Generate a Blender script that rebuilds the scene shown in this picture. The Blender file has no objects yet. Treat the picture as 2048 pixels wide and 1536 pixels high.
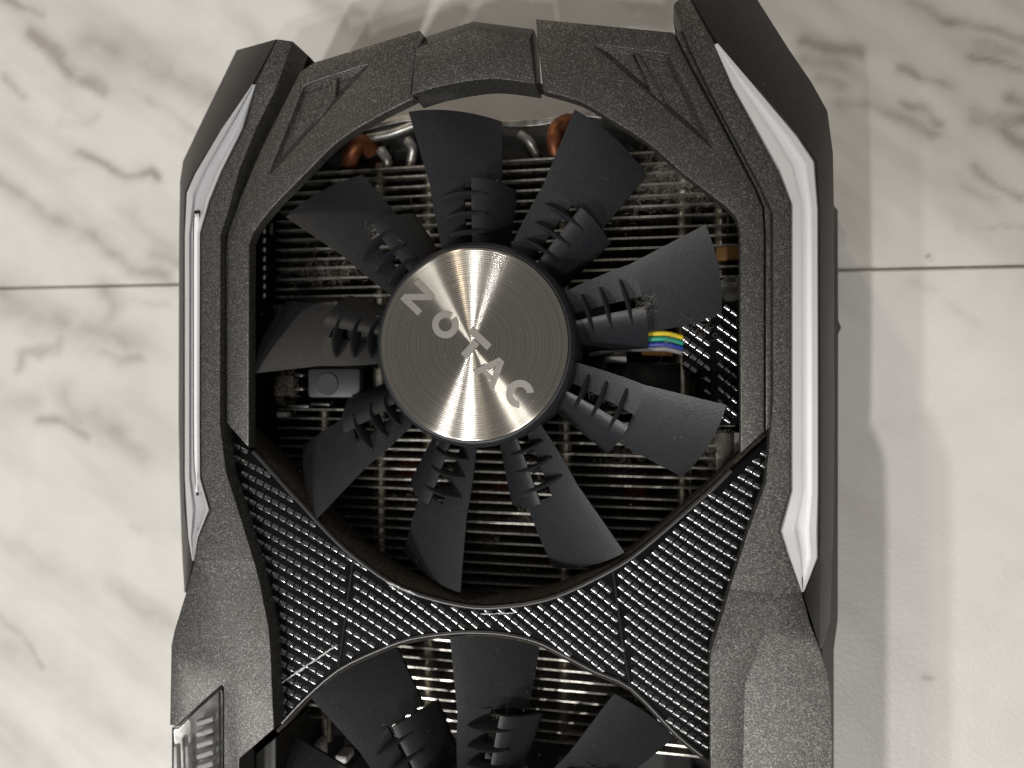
import bpy, bmesh, math, random
import numpy as np
from mathutils import Vector, Matrix
random.seed(7); rng = np.random.default_rng(7)
scene = bpy.context.scene
MM = 0.001
# ------------------------------------------------------------------ camera
F_PX = 1479.0                      # focal length in photo pixels (26 mm equivalent phone lens)
TILT = math.radians(12.0)          # the phone is not quite level: its right side is nearer
TOP = 0.052                        # height of the card's upper face above the floor
DIST = 0.1479
cam_d = bpy.data.cameras.new('camera'); cam = bpy.data.objects.new('camera', cam_d)
scene.collection.objects.link(cam); scene.camera = cam
CAM = Vector((DIST*math.sin(TILT), 0, TOP + DIST*math.cos(TILT)))
cam.location = CAM; cam.rotation_euler = (0, TILT, 0)
cam_d.sensor_width = 36; cam_d.lens = F_PX/2048*36
cam_d.clip_start = 0.005; cam_d.clip_end = 20
cam_d.dof.use_dof = True; cam_d.dof.focus_distance = 0.150; cam_d.dof.aperture_fstop = 13
scene.render.resolution_x = 1024; scene.render.resolution_y = 768
# ------------------------------------------------------------------ light
w = bpy.data.worlds.new('World'); scene.world = w; w.use_nodes = True
w.node_tree.nodes['Background'].inputs[0].default_value = (1.0, 0.955, 0.895, 1)
w.node_tree.nodes['Background'].inputs[1].default_value = 0.225
def lamp(name, direction, dist, watts, size, col, typ='AREA', aim=(0, 0, 0.03), **kw):
    L = bpy.data.lights.new(name, typ); o = bpy.data.objects.new(name, L)
    scene.collection.objects.link(o)
    d = Vector(direction).normalized()
    o.location = Vector(aim) + d*dist
    o.rotation_euler = d.to_track_quat('Z', 'Y').to_euler()
    L.energy = watts; L.color = col
    if typ == 'AREA': L.shape = 'DISK'; L.size = size
    else: L.shadow_soft_size = size/2
    for k, v in kw.items(): setattr(L, k, v)
    return o
def spot(name, direction, dist, watts, size, col, aim, edge, blend):
    """recessed ceiling spotlight: its cone ends at the floor point 'edge'"""
    o = lamp(name, direction, dist, watts, size, col, 'SPOT', (.065, .03, .02))
    a = Vector(aim)-o.location; b = Vector(edge)-o.location
    o.rotation_euler = (-a).to_track_quat('Z', 'Y').to_euler()
    o.data.spot_size = 2*a.angle(b); o.data.spot_blend = blend  # cone rim added to stand in for the shadow of an unseen phone
    return o
spot('ceiling_lamp_cut_cone', (-.42, -.70, 1.0), 1.3, 23, .04, (1.0, .985, .96), (-.33, -.47, 0), (.09, .054, 0), .01)
spot('ceiling_lamp_cut_cone', (-.67, -.71, 1.0), 1.4, 16, .05, (1.0, .985, .96), (-.33, -.47, 0), (.09, .057, 0), .01)
lamp('ceiling_lamp', (.07, -.58, 1.0), 2.2, 6.2, .06, (1.0, .97, .92))
lamp('ceiling_lamp', (.21, -.62, 1.0), 2.2, 6.2, .06, (1.0, .97, .92))
lamp('ceiling_lamp', (-.66, 1.30, 1.0), 2.4, 7, .08, (1.0, .84, .64))
vs = scene.view_settings
vs.view_transform = 'Standard'; vs.look = 'None'; vs.exposure = 0.0; vs.gamma = 1
# ------------------------------------------------------------------ pixel helpers
_fw = Vector((-math.sin(TILT), 0, -math.cos(TILT))); _rt = Vector((math.cos(TILT), 0, -math.sin(TILT)))
def P(x, y, z):
    d = _fw*F_PX + _rt*(x-1024) + Vector((0, 1, 0))*(768-y)
    t = (z-CAM.z)/d.z
    return CAM + d*t
def T(mm): return TOP + mm*MM
# ------------------------------------------------------------------ materials
def new_mat(name):
    m = bpy.data.materials.new(name); m.use_nodes = True
    return m, m.node_tree.nodes, m.node_tree.links, m.node_tree.nodes['Principled BSDF']
def plain(name, col, rough=.5, metal=0, **kw):
    m, n, l, b = new_mat(name)
    b.inputs['Base Color'].default_value = (*col, 1); b.inputs['Roughness'].default_value = rough
    b.inputs['Metallic'].default_value = metal
    for k, v in kw.items(): b.inputs[k].default_value = v
    return m
def noise(n, l, scale, detail=2, coord='Object', rough=.5, dist=0):
    tc = n.new('ShaderNodeTexCoord'); t = n.new('ShaderNodeTexNoise')
    t.inputs['Scale'].default_value = scale; t.inputs['Detail'].default_value = detail
    t.inputs['Roughness'].default_value = rough; t.inputs['Distortion'].default_value = dist
    l.new(tc.outputs[coord], t.inputs['Vector']); return t
def ramp(n, l, src, stops):
    r = n.new('ShaderNodeValToRGB'); e = r.color_ramp.elements
    while len(e) < len(stops): e.new(.5)
    for i, (p, c) in enumerate(stops):
        e[i].position = p; e[i].color = (*c, 1) if len(c) == 3 else c
    l.new(src, r.inputs[0]); return r
def grainy(name, dark, light, rough=.45, metal=.5, scale=2600, bump=.35, bdist=.00012, dirt=None, coord='Object', flake=None):
    m, n, l, b = new_mat(name)
    t = noise(n, l, scale, 1, coord)
    r = ramp(n, l, t.outputs['Fac'], [(.33, dark), (.72, light)])
    col = r.outputs[0]
    if flake:
        v = n.new('ShaderNodeTexVoronoi'); v.inputs['Scale'].default_value = scale*1.15
        tc = n.new('ShaderNodeTexCoord'); l.new(tc.outputs[coord], v.inputs['Vector'])
        sp = n.new('ShaderNodeSeparateColor'); l.new(v.outputs['Color'], sp.inputs[0])
        fr = ramp(n, l, sp.outputs[0], [(.70, (0, 0, 0)), (1.0, (.9, .9, .9))])
        mx = n.new('ShaderNodeMix'); mx.data_type = 'RGBA'
        l.new(fr.outputs[0], mx.inputs['Factor']); l.new(col, mx.inputs['A']); mx.inputs['B'].default_value = (*flake, 1)
        col = mx.outputs['Result']
    if dirt:
        d = noise(n, l, 130, 6, coord, .65)
        dr = ramp(n, l, d.outputs['Fac'], [(.50, (0, 0, 0)), (.75, (.5, .5, .5))])
        mx = n.new('ShaderNodeMix'); mx.data_type = 'RGBA'
        l.new(dr.outputs[0], mx.inputs['Factor']); l.new(col, mx.inputs['A']); mx.inputs['B'].default_value = (*dirt, 1)
        col = mx.outputs['Result']
    l.new(col, b.inputs['Base Color'])
    b.inputs['Roughness'].default_value = rough; b.inputs['Metallic'].default_value = metal
    bp = n.new('ShaderNodeBump'); bp.inputs['Strength'].default_value = bump; bp.inputs['Distance'].default_value = bdist
    l.new(t.outputs['Fac'], bp.inputs['Height']); l.new(bp.outputs[0], b.inputs['Normal'])
    return m
M = {}
M['paint'] = grainy('gunmetal_flake_paint', (.030, .0294, .0278), (.118, .115, .108), .44, .6, 4400, .6, .00010, flake=(.22, .214, .198), dirt=(.095, .090, .079))
M['side'] = grainy('black_satin_plastic', (.009, .0085, .0078), (.034, .031, .027), .46, .2, 3600, .5)
M['blade'] = grainy('fan_blade_plastic', (.011, .012, .0142), (.028, .0303, .035), .42, .0, 4200, .5, dirt=(.034, .034, .033))
M['black'] = plain('black_plastic', (.010, .010, .010), .45)
M['matte'] = plain('dark_matte', (.008, .008, .008), .9)
M['gloss'] = plain('gloss_black_plastic', (.0025, .0025, .003), .55, 0, **{'Specular IOR Level': .06})
M['weave'] = grainy('carbon_look_weave', (.07, .07, .072), (.34, .34, .345), .22, 1.0, 4200, .25, .00005)
M['weave'].node_tree.nodes['Principled BSDF'].inputs['Specular IOR Level'].default_value = 1.0
M['weave'].node_tree.nodes['Principled BSDF'].inputs['Coat Weight'].default_value = .25
M['weave'].node_tree.nodes['Principled BSDF'].inputs['Coat Roughness'].default_value = .12
M['fin'] = grainy('nickel_fin', (.42, .40, .36), (.78, .75, .69), .36, .9, 900, .3, .00008)
M['pipe'] = grainy('nickel_heat_pipe', (.46, .42, .34), (.70, .65, .55), .34, 1, 500, .2)
M['copper'] = grainy('tarnished_copper', (.10, .035, .016), (.30, .11, .05), .5, .8, 300, .2)
M['steel'] = grainy('dull_steel', (.22, .215, .20), (.46, .45, .43), .42, .9, 400, .2)
M['solder'] = plain('solder', (.75, .74, .72), .22, 1)
M['pcb'] = grainy('black_circuit_board', (.006, .006, .006), (.018, .017, .014), .5, 0, 700, .1)
M['chip'] = plain('grey_chip_plastic', (.030, .032, .035), .5)
M['tan'] = plain('amber_tape', (.42, .22, .06), .45)
M['dusty0'] = grainy('dusty_part', (.03, .024, .018), (.12, .10, .075), .9, 0, 1500, .6)
M['white'] = plain('white_plastic', (.72, .71, .68), .4)
M['dustm'] = plain('lint', (.30, .27, .23), .95)
M['scuff'] = grainy('white_scuff', (.35, .36, .37), (.75, .76, .78), .6, 0, 3000, .5)
def lightguide(name, col, trans, rough=.18):
    m, n, l, b = new_mat(name)
    b.inputs['Base Color'].default_value = (*col, 1); b.inputs['Roughness'].default_value = rough
    b.inputs['Transmission Weight'].default_value = trans; b.inputs['IOR'].default_value = 1.45
    b.inputs['Coat Weight'].default_value = .6; b.inputs['Coat Roughness'].default_value = .06
    return m
M['guide_white'] = lightguide('milky_light_guide', (.90, .90, .92), 0.0, .3)
M['guide_dimmed'] = lightguide('dimmed_light_guide', (.66, .66, .69), .25, .06)  # same plastic as the white guide; the left side's duller lighting is coloured in
M['glass'] = lightguide('clear_acrylic', (.95, .95, .97), 1.0, .03)
# spun metal
m, n, l, b = new_mat('spun_steel'); M['spun'] = m
b.inputs['Base Color'].default_value = (.58, .53, .45, 1); b.inputs['Metallic'].default_value = 1
b.inputs['Roughness'].default_value = .205; b.inputs['Anisotropic'].default_value = .85; b.inputs['Anisotropic Rotation'].default_value = .25
tc = n.new('ShaderNodeTexCoord'); vm = n.new('ShaderNodeVectorMath'); vm.operation = 'MULTIPLY'; vm.inputs[1].default_value = (1, 1, 0)
l.new(tc.outputs['Object'], vm.inputs[0]); ln = n.new('ShaderNodeVectorMath'); ln.operation = 'LENGTH'; l.new(vm.outputs[0], ln.inputs[0])
ma = n.new('ShaderNodeMath'); ma.operation = 'MULTIPLY'; ma.inputs[1].default_value = 2*math.pi/.00043; l.new(ln.outputs['Value'], ma.inputs[0])
si = n.new('ShaderNodeMath'); si.operation = 'SINE'; l.new(ma.outputs[0], si.inputs[0])
nz = n.new('ShaderNodeTexNoise'); nz.noise_dimensions = '1D'; nz.inputs['Scale'].default_value = 3000; l.new(ln.outputs['Value'], nz.inputs['W'])
ad = n.new('ShaderNodeMath'); ad.operation = 'MULTIPLY_ADD'; l.new(si.outputs[0], ad.inputs[0]); ad.inputs[1].default_value = .28; l.new(nz.outputs['Fac'], ad.inputs[2])
rr_ = ramp(n, l, ad.outputs[0], [(.15, (.26, .245, .22)), (.85, (.48, .455, .41))]); l.new(rr_.outputs[0], b.inputs['Base Color'])
tg = n.new('ShaderNodeTangent'); tg.direction_type = 'RADIAL'; tg.axis = 'Z'
l.new(tg.outputs[0], b.inputs['Tangent'])
m, n, l, b = new_mat('etched_steel'); M['etch'] = m
b.inputs['Base Color'].default_value = (.34, .325, .30, 1); b.inputs['Metallic'].default_value = .95
b.inputs['Roughness'].default_value = .55
for nm, c in (('wire_yellow', (.72, .55, .03)), ('wire_green', (.02, .30, .20)), ('wire_blue', (.02, .04, .30)), ('wire_grey', (.25, .24, .25))):
    M[nm] = plain(nm, c, .4)
# marble tile: vein strength comes from the tile's own pattern attribute
m, n, l, b = new_mat('marble_tile'); M['marble'] = m
at = n.new('ShaderNodeAttribute'); at.attribute_name = 'vein'
sp = n.new('ShaderNodeSeparateColor'); l.new(at.outputs['Color'], sp.inputs[0])
t1 = noise(n, l, 55, 6, 'Object', .6, .6)
base = ramp(n, l, t1.outputs['Fac'], [(.3, (.70, .68, .645)), (.7, (.765, .745, .71))])
mx = n.new('ShaderNodeMix'); mx.data_type = 'RGBA'; l.new(sp.outputs[0], mx.inputs['Factor'])
l.new(base.outputs[0], mx.inputs['A']); mx.inputs['B'].default_value = (.32, .285, .255, 1)
mx2 = n.new('ShaderNodeMix'); mx2.data_type = 'RGBA'; l.new(sp.outputs[1], mx2.inputs['Factor'])
l.new(mx.outputs['Result'], mx2.inputs['A']); mx2.inputs['B'].default_value = (.55, .545, .51, 1)
l.new(mx2.outputs['Result'], b.inputs['Base Color'])
b.inputs['Roughness'].default_value = .38
t2 = noise(n, l, 900, 3); bp = n.new('ShaderNodeBump'); bp.inputs['Strength'].default_value = .35; bp.inputs['Distance'].default_value = .00022
l.new(t2.outputs['Fac'], bp.inputs['Height']); l.new(bp.outputs[0], b.inputs['Normal'])
M['grout'] = grainy('grout', (.40, .38, .34), (.50, .48, .44), .9, 0, 900, .5)
# ------------------------------------------------------------------ mesh helpers
def link(o, parent=None):
    scene.collection.objects.link(o)
    if parent is not None: o.parent = parent
    return o
def finish(me, mat, angle=35):
    me.materials.clear(); me.materials.append(mat)
    me.polygons.foreach_set('use_smooth', [True]*len(me.polygons))
    me.set_sharp_from_angle(angle=math.radians(angle))
    me.update()
def obj(name, me, parent=None): return link(bpy.data.objects.new(name, me), parent)
def mesh_obj(name, verts, faces, mat, parent=None, angle=35, fix=True):
    me = bpy.data.meshes.new(name); me.from_pydata([tuple(v) for v in verts], [], faces)
    if fix:
        bm = bmesh.new(); bm.from_mesh(me); bmesh.ops.recalc_face_normals(bm, faces=bm.faces); bm.to_mesh(me); bm.free()
    finish(me, mat, angle); return obj(name, me, parent)
def bm_obj(name, bm, mat, parent=None, angle=35):
    me = bpy.data.meshes.new(name); bmesh.ops.recalc_face_normals(bm, faces=bm.faces); bm.to_mesh(me); bm.free()
    finish(me, mat, angle); return obj(name, me, parent)
def catmull(pts, sub=4, closed=False):
    out = []; k = len(pts); rngi = range(k if closed else k-1)
    for i in rngi:
        p0 = pts[(i-1) % k] if (closed or i > 0) else pts[0]
        p1 = pts[i]; p2 = pts[(i+1) % k]
        p3 = pts[(i+2) % k] if (closed or i+2 < k) else pts[-1]
        for s in range(sub):
            t = s/sub
            out.append(tuple(.5*((2*b)+(-a+c)*t+(2*a-5*b+4*c-d)*t*t+(-a+3*b-3*c+d)*t**3) for a, b, c, d in zip(p0, p1, p2, p3)))
    if not closed: out.append(tuple(pts[-1]))
    return out
def fillet(pts, r):
    out = []; k = len(pts)
    for i in range(k):
        a = Vector(pts[i-1][:2]); b = Vector(pts[i][:2]); c = Vector(pts[(i+1) % k][:2])
        u = a-b; v = c-b
        if u.length < 1e-6 or v.length < 1e-6: continue
        rr = min(r, u.length*.4, v.length*.4)
        if u.normalized().dot(v.normalized()) < -.97: out.append(tuple(b)); continue
        p = b+u.normalized()*rr; q = b+v.normalized()*rr
        for t in (0, .25, .5, .75, 1):
            out.append(tuple(p*(1-t)**2 + b*2*t*(1-t) + q*t*t))
    return out
def slab(name, loops, z_top, z_bot, mat, parent=None, bevel=.3*MM, res=2, angle=40):
    """a plate with holes: pixel outlines laid on the height z_top, rounded edges"""
    cu = bpy.data.curves.new(name, 'CURVE'); cu.dimensions = '2D'; cu.fill_mode = 'BOTH'
    for lp in loops:
        s = cu.splines.new('POLY'); s.points.add(len(lp)-1); s.use_cyclic_u = True
        for i, p in enumerate(lp):
            q = P(p[0], p[1], z_top); s.points[i].co = (q.x, q.y, 0, 1)
    h = (z_top-z_bot)/2
    cu.extrude = max(h-bevel, 1e-5); cu.bevel_depth = bevel; cu.bevel_resolution = res; cu.offset = -bevel
    tmp = bpy.data.objects.new('tmp', cu); scene.collection.objects.link(tmp)
    dg = bpy.context.evaluated_depsgraph_get()
    me = bpy.data.meshes.new_from_object(tmp.evaluated_get(dg)); me.name = name
    bpy.data.objects.remove(tmp); bpy.data.curves.remove(cu)
    me.transform(Matrix.Translation((0, 0, (z_top+z_bot)/2)))
    bm = bmesh.new(); bm.from_mesh(me); bmesh.ops.remove_doubles(bm, verts=bm.verts, dist=1e-6); bm.to_mesh(me); bm.free()
    finish(me, mat, angle); return obj(name, me, parent)
def box_bm(bm, c, s, rot=None):
    r = bmesh.ops.create_cube(bm, size=1)
    M4 = Matrix.Translation(c) @ (rot or Matrix.Identity(4)) @ Matrix.Diagonal((*s, 1))
    bmesh.ops.transform(bm, matrix=M4, verts=r['verts'])
def rbox(name, c, s, mat, parent, bev=.3*MM, rz=0):
    bm = bmesh.new(); box_bm(bm, c, s, Matrix.Rotation(rz, 4, 'Z'))
    bmesh.ops.bevel(bm, geom=bm.edges[:], offset=min(bev, min(s)*.3), segments=2, affect='EDGES', profile=.5)
    return bm_obj(name, bm, mat, parent)
def tube(name, pts, r, mat, parent, seg=10, cap=True):
    pts = [Vector(p) for p in pts]; V = []; Fc = []
    up = Vector((0, 0, 1))
    for i, p in enumerate(pts):
        d = (pts[min(i+1, len(pts)-1)]-pts[max(i-1, 0)]).normalized()
        a = d.cross(up)
        if a.length < .1: a = d.cross(Vector((1, 0, 0)))
        a.normalize(); bb = a.cross(d)
        rr = r[i] if isinstance(r, (list, tuple)) else r
        for k in range(seg):
            th = 2*math.pi*k/seg; V.append(p+a*rr*math.cos(th)+bb*rr*math.sin(th))
    for i in range(len(pts)-1):
        for k in range(seg):
            Fc.append((i*seg+k, i*seg+(k+1) % seg, (i+1)*seg+(k+1) % seg, (i+1)*seg+k))
    if cap: Fc.append(tuple(range(seg))); Fc.append(tuple(range((len(pts)-1)*seg, len(pts)*seg)))
    return mesh_obj(name, V, Fc, mat, parent, 50)
def lathe(name, prof, mat, parent=None, seg=96, angle=35):
    V = []; Fc = []; k = len(prof)
    for s in range(seg):
        a = 2*math.pi*s/seg
        for r, z in prof: V.append((r*math.cos(a), r*math.sin(a), z))
    for s in range(seg):
        for i in range(k-1):
            q = (s+1) % seg
            Fc.append((s*k+i, q*k+i, q*k+i+1, s*k+i+1))
    me = bpy.data.meshes.new(name); me.from_pydata(V, [], Fc)
    bm = bmesh.new(); bm.from_mesh(me); bmesh.ops.remove_doubles(bm, verts=bm.verts, dist=1e-7)
    bmesh.ops.recalc_face_normals(bm, faces=bm.faces); bm.to_mesh(me); bm.free()
    finish(me, mat, angle); return obj(name, me, parent)
# ================================================================== FLOOR
floor = slab('floor', [[(-3500, -3000), (5500, -3000), (5500, 4500), (-3500, 4500)]], -.0016, -.02, M['grout'], bevel=.1*MM)
floor['kind'] = 'structure'
sL = P(0, 575, 0); sR = P(2048, 530, 0)
seam_dir = (sR-sL).normalized(); seam_n = Vector((-seam_dir.y, seam_dir.x, 0))
seam_o = (sL+sR)/2
# veins drawn on the stone: (points in the photo, half width px, strength, kind)
VE = [
 ([(60, 70), (100, 100), (145, 150), (200, 170)], 14, .50, 0), ([(0, 5), (40, 20), (75, 28)], 8, .5, 0),
 ([(158, 302), (200, 325), (250, 347), (300, 338), (312, 350)], 9, .62, 0), ([(5, 160), (45, 192)], 8, .5, 0),
 ([(0, 355), (60, 400), (130, 445), (190, 480), (260, 525), (330, 550)], 15, .40, 0), ([(0, 265), (70, 310), (140, 345)], 14, .3, 1),
 ([(170, 80), (260, 100), (330, 150), (400, 190), (440, 215)], 34, .30, 0), ([(300, 190), (370, 240), (395, 260)], 12, .25, 0),
 ([(100, 0), (200, 50), (300, 90), (420, 110)], 26, .28, 1), ([(120, 250), (160, 240), (190, 225)], 9, .45, 1),
 ([(200, 170), (280, 180)], 9, .3, 1), ([(80, 240), (110, 260), (150, 200)], 9, .22, 1), ([(20, 220), (90, 260), (150, 300)], 20, .25, 1),
 ([(310, 500), (355, 530)], 15, .35, 0), ([(250, 420), (320, 480), (350, 520)], 20, .22, 0),
 ([(0, 590), (80, 640), (160, 650), (230, 665), (265, 690)], 30, .40, 0), ([(30, 740), (40, 705), (110, 695), (125, 670)], 11, .40, 0),
 ([(215, 580), (235, 605), (215, 640), (260, 700)], 20, .40, 0), ([(275, 595), (330, 605)], 8, .45, 1), ([(200, 700), (240, 730), (280, 720)], 12, .42, 0),
 ([(80, 840), (130, 840), (180, 870)], 13, .38, 0), ([(120, 770), (150, 830), (220, 880)], 24, .25, 0), ([(190, 830), (250, 860), (295, 905)], 26, .38, 0),
 ([(260, 790), (330, 860), (350, 900)], 30, .26, 1), ([(0, 800), (60, 800)], 30, .22, 0),
 ([(260, 1054), (270, 1060)], 7, .5, 1), ([(0, 1228), (45, 1280), (78, 1325)], 7, .45, 0), ([(220, 1180), (290, 1220), (360, 1240)], 20, .22, 0),
 ([(0, 1290), (110, 1340), (200, 1420), (330, 1500)], 30, .16, 0), ([(0, 1440), (120, 1536)], 22, .16, 0), ([(250, 1300), (340, 1390)], 14, .12, 1),
 ([(40, 1090), (130, 1150), (250, 1200)], 24, .12, 0), ([(310, 1050), (350, 1060)], 14, .22, 1),
 ([(1810, 0), (1880, 30), (1960, 55), (2048, 90)], 11, .50, 0), ([(1940, 118), (1990, 125), (2048, 140)], 8, .55, 0), ([(1960, 90), (2048, 120)], 16, .35, 0),
 ([(1800, 135), (1840, 155), (1890, 180)], 9, .55, 0), ([(1610, 80), (1660, 92), (1720, 105)], 13, .5, 0), ([(1640, 150), (1690, 180)], 12, .5, 0),
 ([(1610, 120), (1680, 130)], 20, .3, 0), ([(1815, 210), (1850, 225), (1880, 245)], 9, .5, 0), ([(2900, 235), (1950, 240), (2000, 260), (2048, 290)], 15, .5, 0),
 ([(1950, 220), (1990, 245), (2030, 250)], 10, .4, 0), ([(1760, 225), (1820, 245), (1870, 268)], 12, .42, 0), ([(1940, 335), (1990, 370), (2048, 400)], 8, .42, 0),
 ([(1880, 300), (1935, 275), (1965, 290)], 12, .2, 1), ([(1890, 345), (1905, 350)], 8, .4, 1), ([(1920, 370), (1990, 400)], 9, .22, 0), ([(2020, 200), (2048, 210)], 14, .5, 0),
 ([(1680, 210), (1740, 218)], 14, .3, 0), ([(1820, 560), (1870, 585)], 7, .16, 0), ([(1895, 610), (1955, 650)], 7, .16, 0), ([(1845, 1350), (1855, 1356)], 5, .6, 0),
 ([(1852, 516), (1856, 518)], 4, .8, 0), ([(1920, 455), (1926, 460)], 6, .3, 1), ([(1960, 455), (2048, 456)], 3, .2, 0), ([(2000, 1110), (2048, 1150)], 12, .15, 1),
 ([(640, 0), (760, 30)], 14, .15, 0), ([(450, 20), (520, 70)], 12, .12, 0), ([(1250, 10), (1330, 30)], 10, .2, 0)]
def vn(x, y, seed):          # cheap value noise
    xi = np.floor(x).astype(int); yi = np.floor(y).astype(int); fx = x-xi; fy = y-yi
    fx = fx*fx*(3-2*fx); fy = fy*fy*(3-2*fy)
    def h(a, b):
        v = np.sin(a*127.1+b*311.7+seed*74.7)*43758.5453; return v-np.floor(v)
    return (h(xi, yi)*(1-fx)+h(xi+1, yi)*fx)*(1-fy)+(h(xi, yi+1)*(1-fx)+h(xi+1, yi+1)*fx)*fy
def fbm(x, y, seed, o=4):
    s = 0; a = .5
    for i in range(o): s = s+a*vn(x*2**i, y*2**i, seed+i); a *= .5
    return s/(1-.5**o)
def make_tile(side):
    # world grid in seam coordinates: s along the seam, t away from it
    G = .0009 if side > 0 else .0009
    s = np.concatenate([np.linspace(-.6, -.22, 8)[:-1], np.arange(-.22, .2201, G), np.linspace(.22, .6, 8)[1:]])
    t = np.concatenate([[0.0004, .0009], np.arange(.0018, .20, G), np.linspace(.2, .6, 8)[1:]])*side
    S, Tt = np.meshgrid(s, t); X = seam_o.x+seam_dir.x*S+seam_n.x*Tt; Y = seam_o.y+seam_dir.y*S+seam_n.y*Tt
    # pixel of every stone point (the reverse of P on the floor)
    dx = X-CAM.x; dy = Y-CAM.y; dz = -CAM.z
    dep = dx*_fw.x+dz*_fw.z; px = 1024+F_PX*(dx*_rt.x+dz*_rt.z)/dep; py = 768-F_PX*dy/dep
    wx = px+30*(fbm(px/90, py/90, 3)-.5)+12*(fbm(px/26, py/26, 31)-.5); wy = py+30*(fbm(px/90, py/90, 9)-.5)+12*(fbm(px/26, py/26, 41)-.5)
    A = np.zeros_like(px); B = np.zeros_like(px)
    for k, (pts, wd, st, kind) in enumerate(VE):
        best = np.full_like(px, 1e9); L = 0
        for (x0, y0), (x1, y1) in zip(pts[:-1], pts[1:]):
            ux, uy = x1-x0, y1-y0; tt = np.clip(((wx-x0)*ux+(wy-y0)*uy)/(ux*ux+uy*uy), 0, 1)
            best = np.minimum(best, np.hypot(wx-x0-ux*tt, wy-y0-uy*tt))
        v = (1.3 if wd > 12 else 1.1)*st*1.15*np.exp(-(best/(wd*1.15))**1.5)*(.4+1.2*fbm(px/38, py/38, k+50))
        if kind: B = np.maximum(B, v)
        else: A = np.maximum(A, v)
    # diffuse clouding that runs the same diagonal way through the rest of the stone
    a = math.radians(38); u = px*math.cos(a)+py*math.sin(a); v = -px*math.sin(a)+py*math.cos(a)
    c = fbm(u/520, v/85, 17, 5); edge = np.clip((px-1650)/200, 0, 1)*np.clip((py-350)/200, 0, 1)
    A = np.clip(A+np.clip(c-.52, 0, 1)*1.15*(1-.75*edge), 0, .85)
    B = np.clip(B+np.clip(fbm(u/260, v/60, 23, 5)-.55, 0, 1)*1.0*(1-.75*edge), 0, .7)
    nr, nc = X.shape; Z = np.zeros_like(X); Z[0, :] = -.0006
    V = np.stack([X, Y, Z], -1).reshape(-1, 3)
    idx = np.arange(nr*nc).reshape(nr, nc)
    Q = np.stack([idx[:-1, :-1], idx[:-1, 1:], idx[1:, 1:], idx[1:, :-1]], -1).reshape(-1, 4)
    if side < 0: Q = Q[:, ::-1]
    # the tile's thickness: an edge going down all round
    rim = np.concatenate([idx[0, :], idx[1:, -1], idx[-1, -2::-1], idx[-2:0:-1, 0]])
    low = V[rim].copy(); low[:, 2] = -.0035; n0 = len(V); V = np.concatenate([V, low])
    R = np.arange(len(rim)); R2 = (R+1) % len(rim)
    W = np.stack([rim[R2], rim[R], n0+R, n0+R2], -1)
    if side < 0: W = W[:, ::-1]
    Q = np.concatenate([Q, W])
    me = bpy.data.meshes.new('tile'); me.vertices.add(len(V)); me.vertices.foreach_set('co', V.ravel())
    me.loops.add(Q.size); me.loops.foreach_set('vertex_index', Q.ravel().astype(np.int32))
    me.polygons.add(len(Q)); me.polygons.foreach_set('loop_start', np.arange(0, Q.size, 4, dtype=np.int32))
    me.update(calc_edges=True); me.validate()
    ca = me.color_attributes.new('vein', 'FLOAT_COLOR', 'POINT')
    col = np.zeros((len(V), 4), np.float32); col[:n0, 0] = A.ravel(); col[:n0, 1] = B.ravel(); col[:, 3] = 1
    ca.data.foreach_set('color', col.ravel())
    finish(me, M['marble'], 40); return obj('tile', me, floor)
make_tile(1); make_tile(-1)
# ================================================================== GRAPHICS CARD
card = bpy.data.objects.new('graphics_card', None); link(card); card.empty_display_size = .02
card['label'] = 'dark grey graphics card lying fans-up on the marble floor tiles'
card['category'] = 'graphics card'
ZR = T(-2.0)          # upper face of the fan frame
# ---- fan frame, two halves
inL = catmull([(830, 196), (757, 233), (679, 281), (611, 347), (539, 422), (506, 466)], 5)
left_ring = [(600, 142), (628, 124), (838, 60), (849, 72), (833, 98), (822, 186)] + inL + \
            [(498, 488), (497, 896), (452, 846), (450, 500), (455, 468), (482, 390), (520, 300), (570, 200)]
triL = fillet([(609, 170), (738, 128), (536, 352)], 9)
inR = catmull([(1086, 182), (1163, 205), (1229, 244), (1297, 287), (1354, 337), (1394, 369), (1450, 412), (1472, 437), (1479, 465)], 4)
right_ring = [(1071, 37), (1346, 64), (1376, 125), (1437, 237), (1512, 381), (1526, 416), (1529, 470), (1529, 864), (1481, 907), (1480, 490)] + inR[::-1]
triR = fillet([(1187, 89), (1336, 108), (1429, 299)], 9)
frame = slab('fan_frame', [left_ring, triL], ZR, T(-5), M['paint'], card, .35*MM)
slab('fan_frame', [right_ring, triR], ZR, T(-5), M['paint'], card, .35*MM)
# seam strip outside the right half
slab('frame_trim', [[(1349, 64), (1362, 62), (1440, 222), (1530, 392), (1543, 425), (1544, 470), (1544, 850), (1531.5, 863), (1531.5, 470), (1528.5, 415), (1514.5, 380), (1440, 236), (1379, 124)]], ZR-.15*MM, T(-9), M['paint'], card, .25*MM)
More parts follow.
